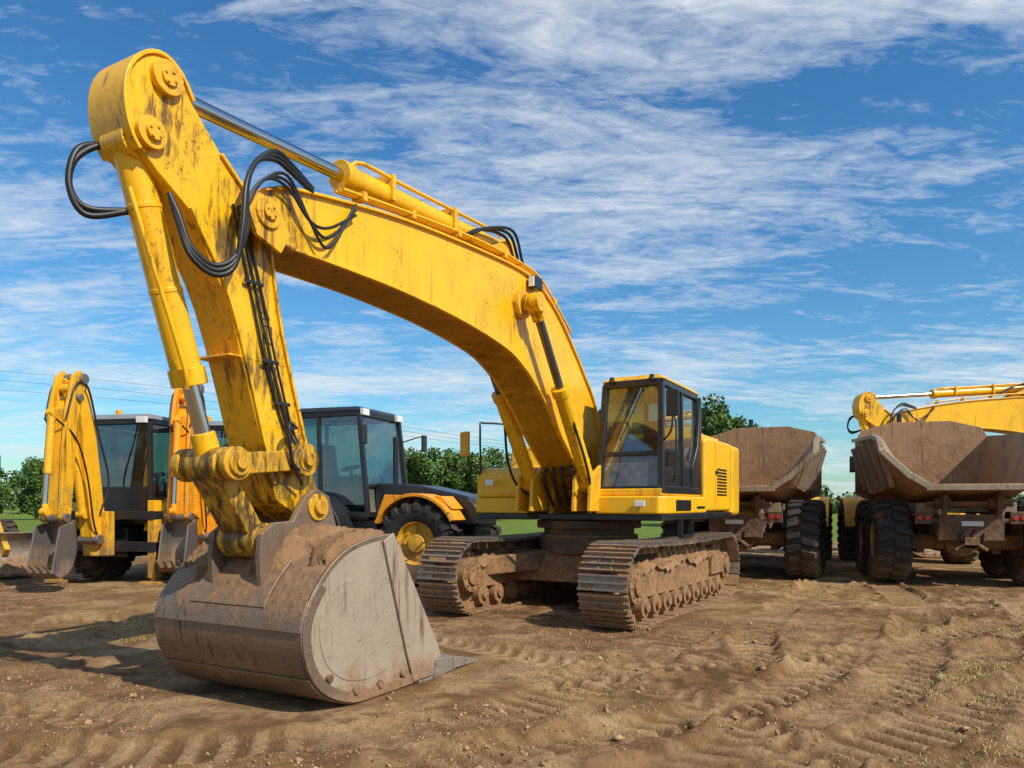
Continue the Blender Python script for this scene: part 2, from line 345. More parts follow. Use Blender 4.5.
    d.obj('fuel_tank_housing',rt,M_YELB,.06,seg=3)
    d=MB(); d.prism([(-1.25,1.60),(-1.25,2.88),(-1.35,2.95),(-3.3,2.95),(-3.3,1.60)],.62,1.71)
    d.prism([(-1.3,1.60),(-1.3,2.82),(-3.3,2.82),(-3.3,1.60)],-1.68,.60); d.obj('engine_housing',rt,M_YELB,.06,seg=3)
    d=MB().prism([(-1.5,2.95),(-1.6,3.05),(-3.1,3.05),(-3.2,2.95)],.7,1.5).prism([(-1.6,2.82),(-1.7,3.1),(-2.7,3.1),(-2.85,2.82)],-.9,.4); d.obj('engine_hood',rt,M_YELB,.03)
    d=MB()
    for i in range(9): d.box(-2.85,-2.1,1.708,1.722,1.9+i*.06,1.93+i*.06)
    for x in(-1.95,-3.25): d.box(x-.006,x+.006,1.706,1.714,1.66,2.88)
    d.box(-1.27,-1.262,.8,1.5,2.1,2.8); d.box(-2.1,-1.98,1.708,1.735,2.3,2.36); d.obj('engine_vents',rt,M_BLK,.003)
    cw=[(-3.32,1.72)]+[(-3.85-.85*math.sin(a),1.74*math.cos(a)) for a in [math.pi*(.06+.88*i/14) for i in range(15)]]+[(-3.32,-1.72)]
    MB().prismz(cw,1.50,2.94).obj('counterweight',rt,M_YELB,.10,seg=4)
    d=MB().cyl((-2.2,-.7,3.0),(-2.2,-.7,3.5),.09).cyl((-2.2,-.7,3.45),(-2.35,-.7,3.65),.085); d.obj('exhaust_stack',rt,M_BLK,.005)
    cab(rt,'cab',-1.12,1.05,.62,1.63,1.90,3.62,M_BLK,M_YELB,slant=.16,bar=.36,pw=.09,doorlow=.12)
    d=MB().prism([(1.10,1.86),(1.10,1.98),(-1.15,1.98),(-1.15,1.86)],.60,1.66); d.obj('cab_base',rt,M_YELB,.03)
    d=MB().prism([(-.62,1.95),(-.62,2.35),(-.95,2.75),(-1.12,3.62),(-1.2,3.62),(-1.2,1.95)],1.60,1.655); d.obj('cab_rear_panel',rt,M_BLK,.015)
    d=MB().beam((1.0,.8,3.63),(.93,.8,3.72),.07,.06).beam((1.0,1.45,3.63),(.93,1.45,3.72),.07,.06); d.obj('cab_lamps',rt,M_BLK,.01)
    tube('cab_mirror_arm',rt,[(.95,1.63,2.7),(1.1,1.80,2.85),(1.1,1.83,3.2)],.015,M_BLK)
    MB().box(1.07,1.12,1.72,1.92,3.05,3.45).obj('cab_mirror',rt,M_BLK,.02)
    tube('wiper',rt,[(1.03,.9,2.75),(1.0,1.15,3.3)],.01,M_BLK,0)
    tube('cab_handrail',rt,[(.75,1.70,2.1),(.75,1.76,2.2),(.72,1.76,3.0),(.72,1.69,3.1)],.015,M_BLK,3)
    for y in(-1.62,-.8):
        tube('deck_handrail',rt,[(.95,y,2.2),(.98,y,3.05),(.85,y,3.15),(-.1,y,3.2),(-.2,y,3.1),(-.2,y,2.6)],.018,M_BLK,3)
    tube('mirror_arm',rt,[(1.0,-1.6,2.25),(1.15,-1.75,2.5),(1.2,-1.80,2.8)],.016,M_BLK,4)
    MB().box(1.17,1.23,-1.88,-1.70,2.55,2.98).obj('deck_mirror',rt,M_YELD,.02)
    MB().beam((1.17,-1.3,2.1),(1.22,-1.3,2.1),.16,.1).beam((1.2,1.35,1.74),(1.23,1.35,1.74),.16,.09).obj('work_lamps',rt,M_LAMP,.008)
    # boom
    up=[(-.05,1.85),(.0,2.2),(.36,3.30),(.9,3.86),(1.44,4.30),(1.9,4.62),(2.4,4.84),(3.0,4.94),(4.12,4.89),(5.72,4.74),(7.15,4.50),(7.55,4.36)]
    lo=[(.55,1.85),(.86,2.05),(1.81,2.76),(2.2,3.10),(2.63,3.42),(3.0,3.62),(3.49,3.78),(4.56,3.91),(5.72,3.96),(6.64,3.95),(7.35,3.93),(7.6,3.98)]
    U=cr(up,4);Lo=cr(lo,4)
    MB().prism(U+[(7.72,4.16)]+Lo[::-1],-.275,.275).obj('boom',rt,M_YEL,.008)
    f=MB().strip(U,-.028,-.315,.315).strip(Lo,.028,-.315,.315)
    for x,z0,z1 in((3.62,3.84,4.90),(5.9,3.99,4.70)): f.box(x-.010,x+.010,-.279,.279,z0,z1)
    f.obj('boom_flanges',rt,M_YEL,.006)
    b=MB()
    b.cyl((.28,-.45,2.0),(.28,.45,2.0),.17,n=28)
    b.cyl((3.05,-.60,4.45),(3.05,.60,4.45),.10,n=24).cyl((3.05,-.36,4.45),(3.05,.36,4.45),.19,n=28).cyl((3.05,-.62,4.45),(3.05,.62,4.45),.06,n=20)
    b.cyl((7.57,-.385,4.13),(7.57,.385,4.13),.13,n=28).cyl((7.57,-.41,4.13),(7.57,.41,4.13),.065,n=20)
    for y in(-.16,.16): b.prism([(2.75,4.88),(2.95,5.22),(3.1,5.33),(3.25,5.28),(4.1,4.88)],y-.03,y+.03)
    b.obj('boom_pins',rt,M_YELD,.01)
    for s in(-1,1):
        br=[(.95,1.62),(.75,2.3),(1.05,2.35),(1.45,2.15),(1.5,1.62)]
        d=MB().prism(br,s*.5-.16,s*.5-.10).prism(br,s*.5+.10,s*.5+.16)
        d.obj('boom_cylinder_bracket',rt,M_YELD,.012)
        hyd(rt,'boom_cylinder',(1.18,s*.5,2.05),(3.05,s*.5,4.45),.56,.115,.062,M_YEL,M_ROD)
        MB().prism([(-.25,1.55),(-.2,2.25),(.15,2.45),(.6,2.3),(.8,1.55)],s*.36-.04,s*.36+.04).obj('boom_foot_bracket',rt,M_YELD,.015)
    for k in range(4):
        y=-.2+.13*k; tube('deck_hose',rt,[(1.0,y,1.7),(1.25,y*1.2,2.1+.05*k),(1.2,y,2.5),(1.55,y,2.62)],.028,M_HOSE)
    for s in(-1,1): tube('boom_cylinder_hose',rt,[(.9,s*.38,1.75),(1.4,s*.62,2.0),(1.7,s*.66,2.4),(1.95,s*.58,2.95)],.02,M_HOSE)
    hyd(rt,'arm_cylinder',(3.12,0,5.22),(8.40,0,4.88),.60,.125,.065,M_YEL,M_CHR)
    for y in(.12,-.12): tube('arm_cylinder_pipe',rt,[(3.3,y,5.34),(3.6,y,5.34),(5.4,y,5.22),(6.1,y,5.18),(6.25,y*.6,5.10)],.022,M_YEL,3)
    MB().box(4.4,4.46,-.16,.16,5.03,5.32).box(5.6,5.66,-.16,.16,4.97,5.25).obj('pipe_clamps',rt,M_YELD,.008)
    for y in(.2,.25,.30): tube('boom_pipe',rt,[(1.4,y,4.40),(2.4,y,4.94),(3.1,y,5.02),(4.2,y,4.98),(5.6,y,4.83),(6.6,y,4.70)],.018,M_YEL,4)
    pc=MB()
    for x,z in((2.0,4.74),(3.5,5.0),(4.6,4.93),(5.5,4.84),(6.3,4.74)): pc.box(x-.03,x+.03,.17,.33,z-.05,z+.04)
    pc.obj('boom_pipe_clamps',rt,M_YELD,.006)
    for i,y in enumerate((.18,.24,.30)):
        tube('boom_hose',rt,[(3.0,y,5.02),(3.3,y+.02,5.3+.03*i),(3.9,y,5.22),(4.3,y,5.02)],.02,M_HOSE)
    MB().prism([(2.62,4.72),(2.62,4.9),(2.86,4.9),(2.86,4.72)],.31,.42).obj('boom_lamp',rt,M_BLK,.02)
    MB().box(2.85,2.88,.325,.405,4.74,4.88).obj('boom_lamp_lens',rt,M_LAMP,.004)
    # arm
    A=.195
    tip=cr([(8.46,4.16),(8.64,4.34),(8.70,4.60),(8.66,4.82),(8.54,4.97),(8.40,5.02),(8.27,4.95),(8.17,4.80)],3)
    ar=tip+[(7.90,4.52),(7.52,4.18),(7.40,3.95),(7.26,3.22),(6.90,2.05),(6.80,1.78),(6.86,1.62),(7.0,1.58),(7.32,1.76),(7.45,2.15),(7.82,3.33),(8.20,3.98)]
    MB().prism(ar,-A,A).obj('arm',rt,M_ARM,.012)
    f=MB().strip(cr([(7.90,4.52),(7.52,4.18),(7.40,3.95),(7.26,3.22),(6.92,2.1)],4),.028,-A-.03,A+.03).strip(cr([(8.20,3.98),(7.82,3.33),(7.45,2.15),(7.37,1.9)],4),-.028,-A-.03,A+.03)
    f.strip(tip[2:],-.03,-A-.02,A+.02)
    f.box(7.22,7.82,-A-.0035,A+.0035,2.93,2.95)
    f.obj('arm_flanges',rt,M_ARM,.006)
    b=MB()
    b.cyl((8.40,-.25,4.86),(8.40,.25,4.86),.125,n=28).cyl((8.40,-.27,4.86),(8.40,.27,4.86),.065,n=20)
    b.cyl((8.53,-.25,4.40),(8.53,.25,4.40),.115,n=28).cyl((8.53,-.28,4.40),(8.53,.28,4.40),.06,n=20)
    pl=[(7.32,4.02),(7.46,4.25),(7.66,4.27),(7.76,4.1),(7.68,3.92),(7.42,3.84)]
    b.prism(pl,.32,.36).prism(pl,-.36,-.32)
    for x,y_,z in((8.40,.27,4.86),(8.53,.28,4.40),(7.57,.41,4.13)):
        for k in range(4):
            a=k*math.pi/2+.5; b.cyl((x+.045*math.cos(a),y_,z+.045*math.sin(a)),(x+.045*math.cos(a),y_+.012,z+.045*math.sin(a)),.012,n=8)
    b.obj('arm_pins',rt,M_YELD,.01)
    b=MB().cyl((7.09,-.34,2.12),(7.09,.34,2.12),.105,n=24).cyl((6.95,-.34,1.70),(6.95,.34,1.70),.125,n=24).cyl((6.95,-.38,1.70),(6.95,.38,1.70),.07,n=20)
    b.cyl((7.84,-.36,2.05),(7.84,.36,2.05),.10,n=24).cyl((7.46,-.30,1.42),(7.46,.30,1.42),.12,n=24).cyl((7.09,-.38,2.12),(7.09,.38,2.12),.06,n=20).cyl((7.84,-.39,2.05),(7.84,.39,2.05),.05,n=20)
    b.obj('linkage_pins',rt,M_LINK,.012)
    hyd(rt,'bucket_cylinder',(8.56,0,4.36),(7.84,0,2.05),.72,.12,.065,M_ARM,M_CHR)
    tube('bucket_cylinder_pipe',rt,[(8.62,.11,4.0),(8.50,.14,3.6),(8.20,.14,2.8),(8.14,.10,2.62)],.018,M_ARM,3)
    l=MB()
    for s in(-1,1):
        l.beam((7.09,s*.29,2.12),(7.84,s*.29,2.05),.07,.18); l.cyl((7.09,s*.25,2.12),(7.09,s*.33,2.12),.15,n=24).cyl((7.84,s*.25,2.05),(7.84,s*.33,2.05),.14,n=24)
    l.obj('tipping_link',rt,M_LINK,.015)
    l=MB().beam((7.86,0,2.02),(7.46,0,1.42),.34,.17).cyl((7.84,-.2,2.05),(7.84,.2,2.05),.14,n=24).cyl((7.46,-.22,1.42),(7.46,.22,1.42),.15,n=24); l.obj('bucket_link',rt,M_LINK,.02)
    # bucket
    W=.88
    prof=cr([(6.62,1.46),(6.95,1.42),(7.25,1.32),(7.52,1.10),(7.70,.80),(7.68,.48),(7.50,.22),(7.15,.06),(6.75,.04),(6.3,.045),(5.88,.06)],4)
    MB().strip(prof,-.045,-W,W).obj('bucket_shell',rt,M_BUCK,.008)
    b=MB()
    for s in(-1,1):
        y0,y1=sorted((s*W,s*(W-.035)))
        b.prism(prof,y0+.002,y1-.002)
    ds=cr([(6.9,1.02),(7.15,1.10),(7.40,1.0),(7.52,.74),(7.45,.45),(7.25,.28),(7.0,.22),(6.72,.24),(6.58,.34),(6.78,.75),(6.9,1.02)],4)[:-1]
    for s in(-1,1): b.prism(ds,*sorted((s*(W-.001),s*(W+.005))))
    b.obj('bucket_sides',rt,M_BSIDE,.004)
    b=MB()
    for s in(-1,1):
        y0,y1=sorted((s*(W+.003),s*(W+.028)))
        b.prism([(6.60,1.47),(6.74,1.40),(6.40,.34),(6.30,.06),(5.78,.06),(5.90,.34)],y0,y1)
    b.obj('bucket_wear_plates',rt,M_BSIDE,.006)
    b=MB()
    for s in(-1,1):
        y0,y1=sorted((s*(W+.001),s*(W+.018)))
        b.strip(prof[12:38],-.09,y0,y1)
        for px,pz in((6.45,.17),(6.78,.14),(7.1,.15),(7.42,.32)): b.cyl((px,s*(W),pz),(px,s*(W+.035),pz),.035,n=14)
    b.strip(prof[22:38],.018,-W+.01,W-.01)
    b.strip([prof[k] for k in(14,15,16,17)],.02,-W,W)
    b.obj('bucket_heel_plates',rt,M_BUCK,.006)
    b=MB().strip([(6.2,.05),(5.76,.05)],.055,-W-.02,W+.02)
    for i in range(5):
        y=-W+.07+i*(2*W-.14)/4
        b.hexa([(5.98,y-.11,.03),(5.98,y+.11,.03),(5.58,y+.09,.04),(5.58,y-.09,.04),(5.98,y-.11,.21),(5.98,y+.11,.21),(5.58,y+.09,.18),(5.58,y-.09,.18)])
        b.hexa([(5.60,y-.09,.05),(5.60,y+.09,.05),(5.12,y+.075,.03),(5.12,y-.075,.03),(5.60,y-.09,.175),(5.60,y+.09,.175),(5.12,y+.075,.065),(5.12,y-.075,.065)])
    b.obj('bucket_teeth',rt,M_TOOTH,.008)
    b=MB()
    for y in(-.29,.29):
        b.prism([(6.66,1.40),(6.80,1.80),(6.95,1.87),(7.10,1.80),(7.25,1.58),(7.46,1.57),(7.60,1.48),(7.62,1.3),(7.60,1.02),(7.2,1.25)],y-.03,y+.03)
    b.strip(prof[2:16],.03,-.45,.45)
    b.obj('bucket_ears',rt,M_BUCK,.01)
    vs=[];nx,ny=36,64; rn=np.random.default_rng(3).random((nx,ny))
    for i in range(nx):
        for j in range(ny):
            k=i/(nx-1);ii=int(k*13);kk=prof[ii];k2=prof[min(ii+1,14)];fr=k*13-ii
            x=kk[0]+(k2[0]-kk[0])*fr;z=kk[1]+(k2[1]-kk[1])*fr; y=-W+.03+(2*W-.06)*j/(ny-1)
            h=.03+.09*math.sin(math.pi*k)*max(0,.4+math.sin(7*y+x*3)*math.sin(3.1*y-2.3))+.03*(rn[i,j]-.45)
            if i in(0,nx-1) or j in(0,ny-1): h=-.03
            if k>.8+.12*math.sin(8*y)+.08*math.sin(21*y): h=-.03
            vs.append((x+h*.4,y,z+h))
    MB().add(vs,[[i*ny+j,(i+1)*ny+j,(i+1)*ny+j+1,i*ny+j+1] for i in range(nx-1) for j in range(ny-1)]).obj('bucket_earth',rt,M_LOAD,0,sharp=80)
    # hoses
    for k in range(3):
        o=.035*k
        tube('arm_hose',rt,[(7.0,.30,4.52+o*.5),(7.3,.34,4.58+o),(7.49,.36,4.60+o),(7.70,.38,4.50),(7.82+o*.5,.40+o*.5,4.25),(7.84+o,.42+o*.5,3.9),(7.96,.42,3.64-o),(8.12,.38,3.54-o),(8.28,.33,3.64-o),(8.34,.28,3.85-o),(8.38,.22,4.02)],.022,M_HOSE)
    for k in range(2):
        o=.05*k
        tube('arm_hose',rt,[(8.46,-.05-o,4.25),(8.62,-.15-o,4.36),(8.80,-.22,4.22+o),(8.86,-.22,4.0),(8.76,-.18,3.86-o),(8.5,-.05,3.9)],.024,M_HOSE)
    for a,b_ in((4.55,4.15),(4.6,4.06),(4.5,4.24)):
        tube('boom_tip_hose',rt,[(6.45,.33,a),(6.85,.36,b_),(7.1,.37,4.22),(7.35,.36,a-.08),(7.62,.36,4.38),(7.82,.33,a-.5)],.014,M_HOSE)
    for k in range(3):
        tube('arm_line',rt,[(7.80-.05*k,.215,4.15),(7.62-.06*k,.215,3.5),(7.47-.05*k,.22+.01*k,2.95),(7.26-.05*k,.215,2.4),(7.15-.03*k,.28,2.22)],.011,M_HOSE)
    for k in range(2): tube('linkage_hose',rt,[(7.15,.26,2.4),(7.35,.38,2.35+.05*k),(7.3,.36,2.1),(7.12,.3,2.0-.1*k)],.014,M_HOSE)
    MB().box(7.50,7.70,.225,.240,3.55,3.58).box(7.34,7.52,.235,.252,2.92,2.95).box(7.20,7.38,.225,.240,2.58,2.61).obj('hose_clamps',rt,M_BLK,.003)
    # warning label: outlined triangle over a small panel
    w=MB()
    for p,q in(((7.40,3.30),(7.50,3.30)),((7.50,3.30),(7.455,3.42)),((7.455,3.42),(7.40,3.30)),((7.38,3.10),(7.46,3.10)),((7.38,3.24),(7.47,3.24)),((7.38,3.10),(7.38,3.24)),((7.46,3.10),(7.47,3.24))):
        w.beam((p[0],.197,p[1]),(q[0],.197,q[1]),.006,.008,up=(0,1,0))
    w.box(7.452,7.458,.1955,.199,3.33,3.38); w.obj('warning_decal',rt,M_BLK,0)

ex=root('excavator',(1.34,12.9,-.02),(-.4848,-.8746)); excavator(ex)
ex2=root('excavator',(20.8,25.0,-.02),(-1,-.05),1.08); excavator(ex2)

# ------------------------------------------------------------------ articulated dump truck
def dumper(rt):
    for x in(1.35,3.25):
        for y,n in((1.42,'left'),(-1.42,'right')): wheel(rt,n+'_rear_wheel',(x,y,.90),.90,.70,M_HUB,20)
    for y,n in((1.42,'left'),(-1.42,'right')): wheel(rt,n+'_front_wheel',(7.4,y,.90),.90,.70,M_HUB,20)
    f=MB()
    for s in(-1,1): f.box(.35,5.6,s*.48-.1,s*.48+.1,1.05,1.45); f.beam((1.35,s*.75,.75),(3.25,s*.75,.75),.16,.26)
    f.box(.3,.5,-.6,.6,.95,1.5).box(2.1,2.5,-.6,.6,.8,1.4).box(5.2,6.4,-.3,.3,.9,1.4)
    for x in(1.35,3.25,7.4): f.cyl((x,-1.2,.88),(x,1.2,.88),.17,n=20).cyl((x-.28,0,.9),(x+.28,0,.9),.33,n=20)
    for s in(-1,1): f.box(.34,.42,s*.88-.16,s*.88+.16,1.3,1.56).beam((.4,s*.5,1.35),(.4,s*.9,1.4),.08,.08)
    f.beam((.3,-.3,1.2),(.3,.3,.75),.06,.06).beam((.3,.3,1.2),(.3,-.3,.75),.06,.06).box(.22,.34,-.14,.14,.86,1.02)
    for s in(-1,1):
        f.prism([(.3,1.4),(.1,1.9),(.7,2.0),(.9,1.4)],s*.5-.05,s*.5+.05); f.cyl((.45,s*.35,1.72),(.45,s*.65,1.72),.12)
    f.cyl((.45,-.8,1.72),(.45,.8,1.72),.06)
    f.obj('chassis',rt,M_UND,.015)
    l=MB()
    for s in(-1,1):
        for k in(-.07,.07): l.cyl((.345,s*.88+k,1.43),(.32,s*.88+k,1.43),.05,n=16)
    l.obj('tail_lamps',rt,M_RED,.004)
    MB().box(.20,.215,-.2,.2,1.26,1.36).obj('number_plate',rt,M_WHT,.002)
    for k in range(3): tube('brake_hose',rt,[(.4,-.3+.2*k,1.3),(.25,-.2+.2*k,1.0),(.5,-.1+.1*k,.8),(1.1,0,.95)],.025,M_HOSE)
    S=[(-.15,.90,2.08,1.2,2.28,1.74,2.80),(.25,.93,1.98,1.25,2.2,1.74,3.12),(1.2,.95,1.84,1.30,2.1,1.72,3.26),(4.2,.95,1.62,1.36,1.98,1.66,3.42),(5.3,.95,1.75,1.36,2.1,1.64,3.5)]
    th=.06
    def sec(x,a,za,b,zb,c,zc,o=0): return[(x,-c+o,zc),(x,-b+o,zb+o*.6),(x,-a,za+o),(x,a,za+o),(x,b-o,zb+o*.6),(x,c-o,zc)]
    n=12;b=MB()
    vs=[];fs=[]
    for q in S: vs+=sec(*q)+sec(*q,o=th)[::-1]
    for i in range(len(S)-1):
        for j in range(n): fs.append([i*n+j,i*n+(j+1)%n,(i+1)*n+(j+1)%n,(i+1)*n+j])
    for e in(0,len(S)-1):
        for j in range(5): fs.append([e*n+j,e*n+j+1,e*n+10-j,e*n+11-j])
    b.add(vs,fs)
    pts=[(-1.62,2.0),(-1.0,1.7),(1.0,1.7),(1.62,2.0),(1.62,3.5),(1.45,3.78),(.7,3.98),(-.7,3.98),(-1.45,3.78),(-1.62,3.5)]
    b.add([(5.28,y,z) for y,z in pts]+[(5.38,y,z) for y,z in pts],[list(range(10)),list(range(19,9,-1))]+[[i,(i+1)%10,10+(i+1)%10,10+i] for i in range(10)])
    b.obj('dump_body',rt,M_BODY,.012)
    b=MB().box(5.3,6.2,-1.3,1.3,3.72,3.78)
    for s in(-1,1):
        for q,w in zip(S[:-1],S[1:]): b.beam((q[0],s*(q[5]+.02),q[6]),(w[0],s*(w[5]+.02),w[6]),.12,.10)
        for x in(.9,1.9,2.9,3.9,4.9): b.beam((x,s*1.39,2.10),(x,s*1.73,3.25),.07,.12)
        b.beam((-.15,s*.9,2.1),(-.15,s*1.2,2.30),.09,.13).beam((-.15,s*1.2,2.28),(-.15,s*1.76,2.84),.09,.13)
    b.box(-.2,-.1,-.93,.93,2.0,2.12)
    for x in(.8,1.8,2.8,3.8): b.box(x-.06,x+.06,-.95,.95,1.55,1.75)
    for y in(-.55,.55): b.box(.3,5.2,y-.06,y+.06,1.5,1.62)
    b.obj('dump_body_ribs',rt,M_BODYO,.012)
    vs=[];nx,ny=30,30; rn=RNG.random((nx,ny))
    for i in range(nx):
        for j in range(ny):
            x=.1+5.1*i/(nx-1);y=-1.32+2.64*j/(ny-1)
            z=2.10-.09*x+.42*math.exp(-((x-4.2)/1.5)**2-(y/1.1)**2)+.06*(rn[i,j]-.5)+.30*(abs(y)/1.4)**3
            vs.append((x,y,z))
    MB().add(vs,[[i*ny+j,(i+1)*ny+j,(i+1)*ny+j+1,i*ny+j+1] for i in range(nx-1) for j in range(ny-1)]).obj('earth_load',rt,M_LOAD,0,sharp=80)
    MB().box(6.1,6.8,-1.2,1.2,1.2,1.75).prism([(7.0,1.2),(7.0,2.3),(9.2,1.95),(9.5,1.3),(9.5,1.0)],-1.1,1.1).obj('bonnet',rt,M_YELB,.06,seg=3)
    cab(rt,'truck_cab',5.9,7.3,-.85,.85,1.75,3.45,M_YELB,M_YELB,slant=.2)
    for s in(-1,1):
        a=[(7.4+1.05*math.cos(t),.9+1.05*math.sin(t)) for t in [math.pi*(.05+.9*i/12) for i in range(13)]]
        MB().strip(a,.05,s*1.42-.34,s*1.42+.34).obj('mudguard',rt,M_YELB,.01)
        hyd(rt,'tipping_cylinder',(4.6,s*.8,1.0),(3.3,s*.85,1.75),.7,.1,.06,M_YELD,M_CHR)
        tube('mirror_bracket',rt,[(7.2,s*.85,2.9),(7.5,s*1.35,3.0),(7.5,s*1.42,3.2)],.02,M_BLK)
        MB().box(7.47,7.53,s*1.42-.10,s*1.42+.10,2.7,3.2).obj('truck_mirror',rt,M_BLK,.02)
    MB().cyl((6.0,.4,1.7),(6.0,.4,4.3),.07).cyl((6.0,.4,2.2),(6.0,.4,3.2),.12).obj('truck_exhaust',rt,M_BLK,.005)
d1=root('articulated_dump_truck',(9.52,15.2,0),(.31,.951)); dumper(d1)
d2=root('articulated_dump_truck',(5.06,16.95,0),(.43,.903)); dumper(d2)
# ------------------------------------------------------------------ backhoe loader
def backhoe(rt,main,cabm,hood,R2=.6,fend=None,armm=None,loader=True,digger=True,ffend=None):
    armm=armm or main; fend=fend or main; ffend=ffend or fend
    for s,n in((1,'left'),(-1,'right')):
        wheel(rt,n+'_rear_wheel',(0,s*.88,.75),.75,.46,M_YELD,20); wheel(rt,n+'_front_wheel',(2.25,s*.86,R2),R2,.44,M_YELD,18)
        a=[(0+.86*math.cos(t),.78+.86*math.sin(t)) for t in [math.pi*(.08+.84*i/12) for i in range(13)]]
        MB().strip(a,.05,*sorted((s*.62,s*1.14))).obj('rear_mudguard',rt,fend,.012)
        if R2>.65:
            a=[(2.25+(R2+.1)*math.cos(t),R2+.03+(R2+.1)*math.sin(t)) for t in [math.pi*(.15+.72*i/12) for i in range(13)]]
            MB().strip(a,.06,*sorted((s*.6,s*1.12))).prism([(1.45,1.2),(1.6,1.55),(2.7,1.52),(2.9,1.3),(2.6,1.5),(1.9,1.52)],*sorted((s*.5,s*.95))).obj('front_mudguard',rt,ffend,.012)
        if loader:
            MB().beam((1.15,s*.58,1.45),(2.6,s*.58,1.3),.12,.24).beam((2.6,s*.58,1.35),(3.45,s*.58,.5),.12,.22).obj('loader_arm',rt,armm,.015)
            hyd(rt,'loader_cylinder',(1.3,s*.58,.9),(2.7,s*.58,1.1),.6,.06,.035,armm,M_CHR)
        if digger: MB().beam((-1.0,s*.98,.15),(-1.0,s*.98,1.55),.15,.2).beam((-1.0,s*.98,.05),(-1.0,s*.98,.5),.11,.14).box(-1.2,-.8,s*.98-.2,s*.98+.2,.03,.09).obj('stabiliser',rt,armm,.012)
    f=MB().box(-.9,3.05,-.34,.34,.5,1.05).cyl((0,-.7,.75),(0,.7,.75),.18).cyl((2.25,-.7,R2),(2.25,.7,R2),.13)
    if digger: f.box(-1.12,-.86,-1.06,1.06,.62,.80).box(-1.12,-.86,-1.06,1.06,1.2,1.36)
    f.box(.7,1.3,.36,.7,.55,1.1).box(.7,1.3,-.7,-.36,.55,1.1)
    f.obj('chassis',rt,M_BLK,.015)
    MB().box(.75,1.25,-.78,-.5,.6,.95).box(.78,.84,-.98,-.74,.55,.6).box(.78,.84,-.98,-.74,.85,.9).obj('cab_steps',rt,main,.01)
    MB().prism([(1.1,1.05),(1.1,1.78),(2.0,1.72),(2.95,1.52),(3.12,1.35),(3.12,1.0)],-.46,.46).obj('bonnet',rt,hood,.06,seg=3)
    g=MB()
    for i in range(7): g.box(3.115,3.13,-.36,.36,1.04+i*.045,1.065+i*.045)
    for i in range(5): g.box(2.0,2.7,-.468,.468,1.15+i*.06,1.18+i*.06)
    g.obj('grille',rt,M_BLK,.002)
    MB().cyl((3.10,.33,1.42),(3.14,.33,1.42),.07).cyl((3.10,-.33,1.42),(3.14,-.33,1.42),.07).obj('head_lamps',rt,M_LAMP,.004)
    if loader:
        b=cr([(3.5,.95),(3.3,.7),(3.35,.3),(3.6,.1),(4.15,.06)],4)
        k=MB().strip(b,.03,-1.15,1.15)
        for s in(-1,1): k.prism(b+[(3.9,.6)],*sorted((s*1.15,s*1.12)))
        for i in range(7): y=-1.0+i*2/6; k.box(4.1,4.32,y-.04,y+.04,.04,.08)
        k.obj('loader_bucket',rt,M_STEEL,.008)
    cab(rt,'cab',-.78,1.15,-.74,.74,1.15,3.02,cabm,M_BLK if hood is M_BLK else M_GRY,slant=.22,bar=.3,pw=.08)
    tube('cab_exhaust',rt,[(1.45,-.3,1.7),(1.45,-.3,2.6)],.05,M_BLK,0)
    MB().cyl((-.3,.3,3.17),(-.3,.3,3.30),.055,n=16).obj('beacon',rt,M_ORG,.01)
    w=MB()
    for y in(-.6,.6): w.box(-.88,-.8,y-.1,y+.1,2.98,3.1).box(.95,1.03,y-.1,y+.1,2.98,3.1)
    w.obj('cab_lamps',rt,M_LAMP,.01)
    for s in(-1,1):
        tube('mirror_arm',rt,[(1.0,s*.74,2.6),(1.25,s*1.0,2.72),(1.28,s*1.1,2.7)],.014,M_BLK); MB().box(1.26,1.31,s*1.1-.09,s*1.1+.09,2.42,2.76).obj('mirror',rt,M_BLK,.02)
    if not digger: return
    y=.0
    k=MB().box(-1.3,-1.1,-.25,.25,.55,1.35).cyl((-1.28,0,.55),(-1.28,0,1.4),.1); k.obj('king_post',rt,armm,.02)
    bo=[(-1.32,.75),(-1.15,1.0),(-1.28,1.9),(-1.42,2.8),(-1.62,3.62),(-1.78,3.72),(-1.92,3.62),(-1.80,3.2),(-1.72,2.7),(-1.66,1.9),(-1.5,.9)]
    MB().prism(bo,y-.12,y-.05).prism(bo,y+.05,y+.12).prism([(x*.99-.01,z*.99) for x,z in bo],y-.052,y+.052).obj('digger_boom',rt,armm,.012)
    di=[(-1.70,3.66),(-1.86,3.78),(-2.02,3.66),(-2.16,3.1),(-2.24,2.3),(-2.3,1.25),(-2.22,1.15),(-2.08,1.2),(-2.0,1.9),(-1.95,2.7),(-1.84,3.2)]
    MB().prism(di,y-.19,y-.125).prism(di,y+.125,y+.19).prism([(-1.9,3.3),(-2.12,3.1),(-2.2,2.3),(-2.27,1.3),(-2.12,1.25),(-2.02,2.3),(-1.97,2.8)],y-.124,y+.124).obj('dipper',rt,armm,.012)
    MB().cyl((-1.80,-.24,3.64),(-1.80,.24,3.64),.09).cyl((-2.2,-.24,1.25),(-2.2,.24,1.25),.08).cyl((-1.4,-.2,.85),(-1.4,.2,.85),.09).cyl((-1.9,-.24,3.3),(-1.9,.24,3.3),.07).obj('digger_pins',rt,M_STEEL,.01)
    hyd(rt,'dipper_cylinder',(-1.6,0,1.3),(-1.95,0,3.45),.6,.07,.04,armm,M_CHR)
    hyd(rt,'digger_bucket_cylinder',(-2.28,0,3.0),(-2.42,0,1.35),.6,.06,.035,armm,M_CHR)
